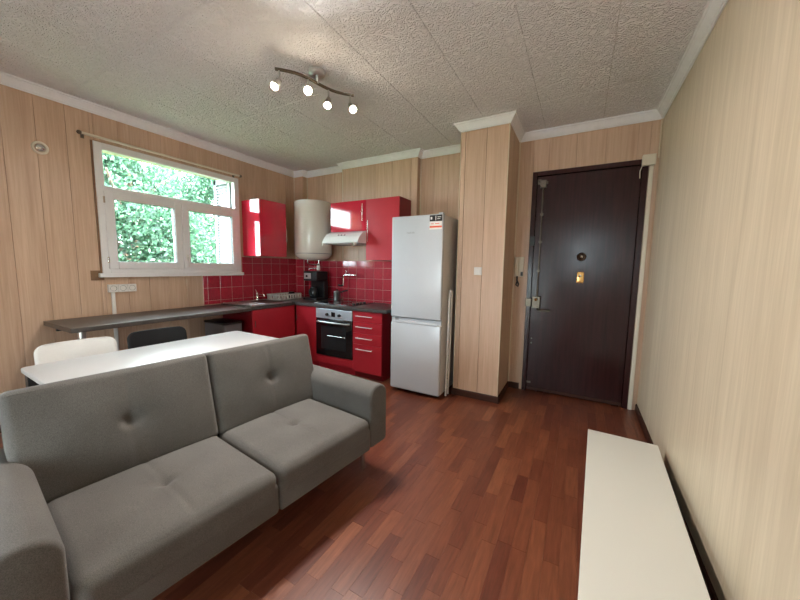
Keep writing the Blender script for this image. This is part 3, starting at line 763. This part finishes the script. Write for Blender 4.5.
# wall tap above the hob
wt = thing('wall_tap', 'chrome swan-neck wall tap on the red tiles above the hob', 'tap', (-2.92, 3.69, 1.2))
ty = 3.685
MB().lathe([(.026, 0), (.026, .006), (.014, .012), (.014, .07), (0, .07)], (-2.905, 3.692, 1.245), (0, -1, 0), 18).build('mount', 'chrome', wt)
MB().tube([(-2.74, 3.63, 1.245), (-2.80, 3.628, 1.245), (-2.905, 3.625, 1.245), (-2.93, 3.622, 1.243), (-2.945, 3.62, 1.23), (-2.95, 3.62, 1.20), (-2.955, 3.62, 1.10)], .012, 10).build('spout', 'chrome', wt)
MB().tube([(-2.905, 3.625, 1.25), (-2.905, 3.625, 1.305)], .005, 8).build('stem', 'chrome', wt)
MB().lathe([(0, -.012), (.015, -.012), (.015, .012), (0, .012)], (-2.735, 3.63, 1.245), (1, 0, 0), 14).build('end_cap', 'chrome', wt)
MB().tube([(-2.955, 3.62, 1.10), (-2.99, 3.61, 1.09), (-3.03, 3.60, 1.10)], .013, 10).build('nozzle', 'black_plastic', wt)

# ------------------------------------------------------------------ fridge
fr = thing('fridge_freezer', 'tall white fridge-freezer standing against the wood column', 'fridge', (-1.49, 3.3, 0))
f0, f1, fy = -1.782, -1.202, 2.995
MB().box(f0+.004, f1-.004, fy+.052, 3.62, .035, 1.892, .006, 2).build('body', 'fridge_side', fr)
ud = MB().box(f0, f1, fy, fy+.048, .836, 1.895, .010, 3).build('upper_door', 'fridge_white', fr)
ld = MB().box(f0, f1, fy, fy+.048, .040, .776, .010, 3).box(f0, f1, fy+.022, fy+.048, .776, .826, .003).build('lower_door', 'fridge_white', fr)
MB().box(f0+.05, f1-.03, fy-.004, fy+.006, .771, .804, .006, 2).build('grip', 'fridge_white', ld)
MB().box(f0+.045, f0+.085, fy+.018, fy+.024, .791, .826).build('grip_shadow_clip', 'grey_plastic', ld)  # small grey block at the left end of the grip
for k in range(7): MB().box(-1.60+k*.0135, -1.60+k*.0135+(.009 if k % 3 else .006), fy-.0006, fy+.001, 1.715, 1.727+(.006 if k in (0, 3, 5) else 0)).build('logo_letter', 'ink_grey', ud)
st = MB().box(-1.345, -1.212, fy-.0012, fy+.001, 1.825, 1.885).build('energy_label', 'black_plastic', ud)
for a, b, c0_, c1_ in ((-1.335, -1.318, 1.843, 1.868), (-1.282, -1.276, 1.833, 1.878), (-1.262, -1.222, 1.862, 1.868), (-1.262, -1.232, 1.845, 1.851)): MB().box(a, b, fy-.002, fy-.001, c0_, c1_).build('print', 'label_white', st)
st = MB().box(-1.345, -1.212, fy-.0012, fy+.001, 1.745, 1.823).build('paper_label', 'label_white', ud)
MB().box(-1.343, -1.214, fy-.002, fy-.001, 1.763, 1.780).build('print_bar', 'orange_label', st)
for a, b in ((-1.330, -1.300), (-1.285, -1.240)): MB().box(a, b, fy-.002, fy-.001, 1.798, 1.804).build('print', 'orange_label', st)
MB().box(f1-.05, f1-.01, fy+.005, fy+.06, 1.895, 1.909, .003).build('hinge_cover', 'fridge_white', fr)
for x in (f0+.06, f1-.06):
    for y in (fy+.09, 3.55): MB().lathe([(0, 0), (.02, 0), (.02, .036), (0, .036)], (x, y, 0), (0, 0, 1), 14).build('foot', 'black_plastic', fr)
MB().box(f0+.02, f1-.02, fy+.06, fy+.08, .012, .04).build('kick_grille', 'black_plastic', fr)

# slim white folded rack leaning between fridge and column
dr_ = thing('drying_rack', 'slim white folded drying rack leaning between fridge and column', 'drying rack', (-1.17, 3.15, 0))
MB().tube([(-1.176, 3.135, 0.011), (-1.163, 3.135, 1.11), (-1.162, 3.145, 1.13), (-1.162, 3.165, 1.136), (-1.162, 3.19, 1.13), (-1.162, 3.20, 1.11), (-1.176, 3.20, .011)], .0105, 8).build('frame', 'white_plastic', dr_)
for k in range(12):
    z = .10+k*.085; MB().tube([(-1.174+.0012*k, 3.137, z), (-1.174+.0012*k, 3.198, z)], .004, 6).build('rail', 'white_plastic', dr_)

# light switch on column
sw = thing('light_switch', 'white light switch on the front of the wood column', 'switch', (-.912, YC, 1.30))
MB().box(-.952, -.872, YC-.010, YC, 1.30, 1.38, .003).build('plate', 'white_plastic', sw)
MB().box(-.938, -.886, YC-.015, YC-.010, 1.312, 1.368, .002).build('rocker', 'white_plastic', sw)

# ------------------------------------------------------------------ entrance door
dr = thing('door_1', None, None, (0, YB, 0), kind='structure')
fw_ = .045
MB().box(DX0, DX0+fw_, YB-.014, YB+.10, 0, DT, .003).box(DX1-fw_, DX1, YB-.014, YB+.10, 0, DT, .003).box(DX0+fw_, DX1-fw_, YB-.014, YB+.10, DT-fw_, DT, .003).build('door_frame', 'door_varnish', dr)
L0, L1, LY = DX0+fw_+.003, DX1-fw_-.003, YB+.010
lf = MB().box(L0, L1, LY, LY+.045, .012, DT-fw_-.004, .002, 1).build('leaf', 'door_varnish', dr)
MB().box(L0, L1, LY-.006, LY, .014, .045, .001).build('threshold_strip', 'baseboard_brown', dr)
# rod lock
rodx = -.400
MB().tube([(rodx, LY-.022, 1.03), (rodx, LY-.022, 2.30)], .0075, 8).build('lock_rod', 'old_steel', dr)
MB().box(rodx-.055, rodx+.045, LY-.03, LY, 2.262, 2.285, .003).box(rodx-.03, rodx+.03, LY-.035, LY, 2.225, 2.30, .003).box(rodx-.055, rodx-.02, LY-.03, LY, 2.292, 2.312, .003).build('top_keep', 'old_steel', dr)
for z in (1.35, 1.66, 1.95): MB().box(rodx-.016, rodx+.016, LY-.032, LY, z-.012, z+.012, .002).build('rod_guide', 'old_steel', dr)
MB().box(DX0+.01, DX0+.055, YB-.03, YB-.014, 1.62, 1.72, .003).build('strike', 'black_metal', dr)
lk = MB().box(rodx-.045, rodx+.035, LY-.045, LY, .945, 1.075, .004).build('lock_case', 'old_steel', dr)
MB().box(DX0-.005, rodx-.05, YB-.045, YB-.014, .96, 1.05, .004).build('lock_keep', 'old_steel', dr)
MB().tube([(rodx+.01, LY-.04, .935), (rodx+.02, LY-.07, .93), (rodx+.05, LY-.075, .925), (rodx+.14, LY-.072, .93)], .010, 8).build('handle', 'old_steel', dr)
MB().lathe([(.010, 0), (.010, .02), (.016, .024), (.012, .034), (0, .036)], (rodx-.005, LY-.045, 1.04), (0, -1, 0), 14).build('key_cylinder', 'brass', lk)
for z in (.55, .60): MB().tube([(DX0+.075, LY, z), (DX0+.075, LY-.012, z)], .007, 8).build('rivet', 'old_steel', dr)
MB().box(DX0+.05, DX0+.09, LY-.012, LY, .09, .11).build('floor_bolt', 'old_steel', dr)
# peephole boss and brass lock plate
MB().lathe([(.045, 0), (.042, .012), (.026, .022), (.016, .045), (.020, .055), (0, .058)], (-.003, LY, 1.50), (0, -1, 0), 24).build('door_knob', 'chrome', dr)
pk = MB().box(-.032, .030, LY-.010, LY, 1.235, 1.345, .008, 3).build('lock_plate', 'brass', dr)
MB().lathe([(.016, 0), (.015, .014), (0, .015)], (-.004, LY-.010, 1.305), (0, -1, 0), 18).build('cylinder', 'chrome', pk)
for z in (.35, 1.2, 2.1): MB().tube([(L1+.006, LY-.012, z-.05), (L1+.006, LY-.012, z+.05)], .010, 8).build('hinge', 'door_varnish', dr)
MB().box(DX1+.005, DX1+.038, YB-.018, YB, 0, DT-.02, .003).build('trim_31', 'cream_plastic', kind='structure')
one(MB().box(DX1-.055, DX1+.045, YB-.06, YB-.0145, 2.325, 2.42, .006).tube([(DX1-.05, YB-.04, 2.33), (DX1-.065, YB-.035, 2.28), (DX1-.06, YB-.02, 2.22)], .004, 6), 'door_contact_box', 'cream_plastic', 'small cream sensor box at the top right of the door frame', 'sensor')

ic = thing('intercom', 'pale wall intercom with a hanging cord left of the door', 'intercom', (-.59, YB, 1.2))
MB().box(-.645, -.553, YB-.022, YB, 1.28, 1.50, .006).build('base', 'cream_plastic', ic)
MB().box(-.640, -.600, YB-.055, YB-.024, 1.29, 1.495, .010, 3).build('handset', 'cream_plastic', ic)
MB().tube([(-.615, YB-.03, 1.285), (-.612, YB-.04, 1.24), (-.595, YB-.035, 1.20), (-.60, YB-.035, 1.175), (-.622, YB-.035, 1.19), (-.612, YB-.03, 1.235)], .009, 8).build('cord', 'black_plastic', ic)
MB().box(-.578, -.556, YB-.045, YB-.022, 1.29, 1.335, .004).build('call_button', 'black_plastic', ic)

# ------------------------------------------------------------------ ceiling spotlight bar
lp = thing('spotlight_bar', 'chrome ceiling spotlight bar with four lit spots', 'ceiling light', (-1.79, 1.9, ZT))
A, B = Vector((-1.925, 1.635, 2.715)), Vector((-1.655, 2.165, 2.715)); mid = (A+B)/2; ax = (B-A).normalized(); sd = Vector((-ax.y, ax.x, 0))
MB().lathe([(0, ZT-.034), (.055, ZT-.032), (.060, ZT-.022), (.060, ZT)], (mid.x, mid.y, 0), (0, 0, 1), 28).tube([(mid.x, mid.y, ZT-.03), (mid.x, mid.y, 2.71)], .012, 10).build('canopy', 'brushed_steel', lp)
path = [A.lerp(B, k/24)+sd*(-.032*math.sin(2*math.pi*k/24)) for k in range(25)]
MB().tube(path, .011, 8).build('bar', 'old_steel', lp)
heads = [(.06, (-.20, -.55, -.81)), (.36, (.55, -.60, -.58)), (.66, (.12, -.35, -.92)), (.95, (.60, -.20, -.78))]
for i, (t_, d) in enumerate(heads):
    p = path[round(t_*24)]; d = Vector(d).normalized(); j = p+Vector((0, 0, -.075))
    h = MB().tube([p, j], .007, 8).lathe([(0, -.022), (.016, -.020), (.021, 0), (.029, .030), (.031, .045)], j+d*.012, d, 20).build('spot_head', 'brushed_steel', lp)
    c = j+d*.058
    MB().lathe([(0, -.018), (.018, -.014), (.025, 0), (.021, .011), (0, .016)], c, d, 20).build('bulb', 'bulb_glow', h)
    L = bpy.data.lights.new('spot_light', 'SPOT'); L.energy = LAMP_W; L.color = (1, .955, .905); L.spot_size = math.radians(140); L.spot_blend = 1.; L.shadow_soft_size = .03
    lo = bpy.data.objects.new('spot_light', L); COL.objects.link(lo); lo.location = c+d*.05; lo.rotation_euler = d.to_track_quat('-Z', 'Y').to_euler()

# ------------------------------------------------------------------ long dark desk along the window wall
dk = thing('long_desk', 'long dark desk top along the wood wall under the window', 'desk', (XL+.33, 1.65, 0))
MB().box(XL+.015, XL+.64, .88, 2.43, .830, .868, .004).build('desk_top', 'desk_slate', dk)
for x, y in ((XL+.35, 1.02),):
    MB().tube([(x, y, .012), (x, y, .83)], .028, 14).lathe([(0, 0), (.04, 0), (.04, .012), (0, .012)], (x, y, 0), (0, 0, 1), 16).build('leg', 'brushed_steel', dk)
MB().box(XL+.015, XL+.043, .95, 2.40, .77, .83).build('wall_batten', 'black_metal', dk)

# bin under the desk
bn = thing('storage_bin', 'dark grey bin with black lid under the desk by the sink', 'bin', (-3.7, 2.295, 0))
MB().prism(rounded((-3.90, -3.505, 2.18, 2.41), .02), .0, .675, 'z').build('body', 'bin_grey', bn)
MB().prism(rounded((-3.905, -3.50, 2.175, 2.415), .022), .675, .70, 'z', .006).build('lid', 'black_plastic', bn)  # black of the top stands for the shade beneath the desk

# ------------------------------------------------------------------ table (local coordinates, then turned)
TA = math.radians(-1.2)
tb = thing('dining_table', 'white rectangular table with black legs behind the sofa', 'table')
tw, tln = .68, 1.37
MB().prism(rounded((-tw/2, tw/2, -tln/2, tln/2), .035), .715, .742, 'z', .004).build('table_top', 'white_laminate', tb)
MB().box(-tw/2+.05, tw/2-.05, -tln/2+.06, -tln/2+.08, .66, .715).box(-tw/2+.05, tw/2-.05, tln/2-.08, tln/2-.06, .66, .715).box(-tw/2+.05, -tw/2+.07, -tln/2+.06, tln/2-.06, .66, .715).box(tw/2-.07, tw/2-.05, -tln/2+.06, tln/2-.06, .66, .715).build('apron', 'black_metal', tb)
for x in (-1, 1):
    for y in (-1, 1): MB().box(x*(tw/2-.045)-.03, x*(tw/2-.045)+.03, y*(tln/2-.045)-.03, y*(tln/2-.045)+.03, 0, .715, .003).build('leg', 'black_metal', tb)
def place(o, local, world, ang):
    c, s = math.cos(ang), math.sin(ang); o.location = (world[0]-(c*local[0]-s*local[1]), world[1]-(s*local[0]+c*local[1]), 0); o.rotation_euler = (0, 0, ang); o['_o'] = (0, 0, 0)
place(tb, (-tw/2, -tln/2), (-2.874, .522), TA)

def chair(label, mat, leg_mat):
    ch = thing('dining_chair', label, 'chair', group='dining chairs')
    # faces +x; origin between the feet
    # curved backrest shell
    n, mrow = 18, 22; vs = []; fs = []; rc = .055
    for side in (0, 1):
        for i in range(mrow+1):
            v = .5-.5*math.cos(math.pi*i/mrow); z = .50+.335*v; e = max(0., max(z-(.835-rc), (.50+rc)-z))/rc
            hw = .205-rc+rc*math.sqrt(max(0., 1-min(1., e)**2))
            for k in range(n+1):
                u = -1+2*k/n; x = -.195-.045*v+.035*u*u*(1-.3*v)-.012*side
                vs.append((x, u*hw, z))
    q = (mrow+1)*(n+1)
    for i in range(mrow):
        for k in range(n):
            a = i*(n+1)+k; fs += [(a, a+1, a+n+2, a+n+1), (q+a, q+a+n+1, q+a+n+2, q+a+1)]
    for i in range(mrow):
        for k in (0, n): a = i*(n+1)+k; fs.append((a, a+n+1, q+a+n+1, q+a))
    for k in range(n):
        for i in (0, mrow): a = i*(n+1)+k; fs.append((a, a+1, q+a+1, q+a))
    MB().add(vs, fs, True).build('backrest', mat, ch)
    MB().prism(rounded((-.20, .20, -.205, .205), .06), .44, .46, 'z', .007).build('seat', mat, ch)
    for y in (-.12, .12): MB().tube([(-.17, y, .44), (-.205, y, .47), (-.215, y, .56)], .011, 8).build('back_support', leg_mat, ch)
    for x in (-1, 1):
        for y in (-1, 1): MB().tube([(x*.15, y*.15, .44), (x*.20, y*.20, 0.002)], [.014, .011], 10).build('leg', leg_mat, ch)
    return ch
c1 = chair('white moulded chair tucked in between the table and wall desk', 'white_plastic', 'black_metal'); c1.location = (-2.775, .80, 0); c1.rotation_euler = (0, 0, math.radians(-4)); c1['_o'] = (0, 0, 0)
c2_ = chair('black moulded chair tucked in between the table and wall desk', 'black_shell', 'black_metal'); c2_.location = (-2.775, 1.285, 0); c2_.rotation_euler = (0, 0, math.radians(-4)); c2_['_o'] = (0, 0, 0)

# ------------------------------------------------------------------ sofa (local: +x is its front, y along it)
sf = thing('sofa', 'grey fabric two-seat sofa with tufted cushions and metal feet', 'sofa')
def cushion(hx, hy, hz, r, puff, axis, tuft=None, seam=None, n=72):
    """rounded box, puffed; tuft dent and seam on the face pointing along +axis (0=x, 2=z); returns verts, faces"""
    b = bmesh.new(); bmesh.ops.create_cube(b, size=2); bmesh.ops.subdivide_edges(b, edges=b.edges[:], cuts=n, use_grid_fill=True)
    h = Vector((hx, hy, hz))
    for v in b.verts:
        p = v.co.copy()
        # denser near edges
        p = Vector([math.sin(c*math.pi/2)*.35+c*.65 for c in p])
        q = Vector([p[i]*h[i] for i in range(3)]); inn = Vector([max(-(h[i]-r), min(h[i]-r, q[i])) for i in range(3)])
        d = q-inn; nn = d.normalized() if d.length > 1e-9 else Vector((0, 0, 0))
        s = inn+nn*r if d.length > 1e-9 else q
        o = [i for i in range(3) if i != axis]
        u, w_ = p[o[0]], p[o[1]]
        bulge = puff*(1-u*u)*(1-w_*w_)
        if p[axis] > .6:
            s[axis] += bulge
            yy = s[1]; zz = s[o[0]] if o[0] != 1 else s[o[1]]
            if seam is not None:
                dy = yy-seam
                s[axis] -= .009*math.exp(-(dy/.006)**2)*min(1, 1.3*(1-abs(zz/ h[o[0] if o[0] != 1 else o[1]])**4))
            if tuft is not None:
                dy, dz = yy-tuft[0], zz-tuft[1]; rr = math.hypot(dy*.8, dz)
                s[axis] -= .022*math.exp(-(rr/.026)**2)+.014*math.exp(-(rr/.10)**2)
        v.co = s
    return b
def soft(bm, rot=None, loc=(0, 0, 0)):
    bm.verts.index_update(); m = Matrix.Translation(Vector(loc)) @ (rot if rot else Matrix.Identity(4))
    for v in bm.verts: v.co = m @ v.co
    return MB().bm(bm, True)
SD = .85      # depth
AW = .170
HL = {-1: .685, 1: .648}      # seat length either side of the split
MB().box(-SD/2+.02, SD/2-.025, -HL[-1]-.02, HL[1]+.02, .215, .30, .02, 3).build('base', 'sofa_fabric', sf)
for s in (-1, 1):
    half = HL[s]; yc = s*half/2
    soft(cushion(.315, half/2-.002, .075, .045, .020, 2, (0, -.02), 0.), None, (SD/2-.315, yc, .348)).build('seat_cushion', 'sofa_fabric', sf)
    front = MB().box(SD/2-.06, SD/2-.004, yc-half/2+.002, yc+half/2-.002, .215, .36, .018, 3); front.build('front_panel', 'sofa_fabric', sf)
    rot = Matrix.Rotation(math.radians(-14), 4, 'Y')
    soft(cushion(.085, half/2+.030, .238, .030, .024, 0, (0, 0.0), 0.), rot, (-SD/2+.155, s*(half/2+.031), .62)).build('back_cushion', 'sofa_fabric', sf)
    bc = [o for o in sf.children if o.name.startswith('back_cushion')]
    bc = bc[0] if s < 0 else [o for o in bc if not o.children][0]
    ctr = Vector((-SD/2+.155, s*(half/2+.031), .62)); hy_ = half/2+.030
    MB().tube([ctr+(rot @ Vector((.082, y, .219))) for y in (-hy_+.02, 0, hy_-.02)], .0035, 6).build('piping', 'sofa_fabric', bc)
    # arm: rounded block
    prof = [p for p in rounded((-AW/2, AW/2, .25, .615), .078, 10) if p[1] > .4]+[p for p in rounded((-AW/2, AW/2, .215, .55), .03, 4) if p[1] < .3]
    m = MB().prism([(p[0]+s*(half+AW/2), p[1]) for p in prof], -SD/2+.06, SD/2-.012, 'x', .018, 3)
    m.build('arm', 'sofa_fabric', sf)
MB().box(-SD/2, -SD/2+.10, -HL[-1]-.06, HL[1]+.06, .215, .62, .03, 3).build('back_frame', 'sofa_fabric', sf)
for x in (-SD/2+.10, SD/2-.13):
    for s in (-1, 1): MB().tube([(x, s*(HL[s]+AW-.11), .225), (x, s*(HL[s]+AW-.11), .004)], [.020, .014], 12).build('foot', 'chrome', sf)
SA = math.radians(-6.3)
place(sf, (SD/2, 0), (-1.152, .955), SA)

# ------------------------------------------------------------------ low white bench along the right wall
bnch = thing('tv_bench', 'long low white open-fronted bench along the right wall', 'tv bench')
bw, bl, bh = .400, 1.90, .22
MB().box(-bw/2, bw/2, -bl/2, bl/2, bh-.028, bh, .0015, 1).build('top', 'bench_white', bnch)
MB().box(-bw/2+.02, bw/2-.005, -bl/2, bl/2, .03, .055, .001, 1).build('bottom_board', 'bench_white', bnch)
for y in (-bl/2, -.012, bl/2-.024): MB().box(-bw/2+.02, bw/2-.005, y, y+.024, .055, bh-.028).build('upright', 'bench_white', bnch)
MB().box(bw/2-.012, bw/2-.004, -bl/2+.02, bl/2-.02, .055, bh-.028).build('back_board', 'black_plastic', bnch)
for x in (-bw/2+.06, bw/2-.04):
    for y in (-bl/2+.05, bl/2-.05): MB().lathe([(0, 0), (.018, 0), (.018, .03), (0, .03)], (x, y, 0), (0, 0, 1), 12).build('foot', 'black_plastic', bnch)
place(bnch, (-bw/2, bl/2), (.1175, 2.62), math.radians(-2.2))

for o in list(bpy.data.objects):
    if '_o' in o: del o['_o']
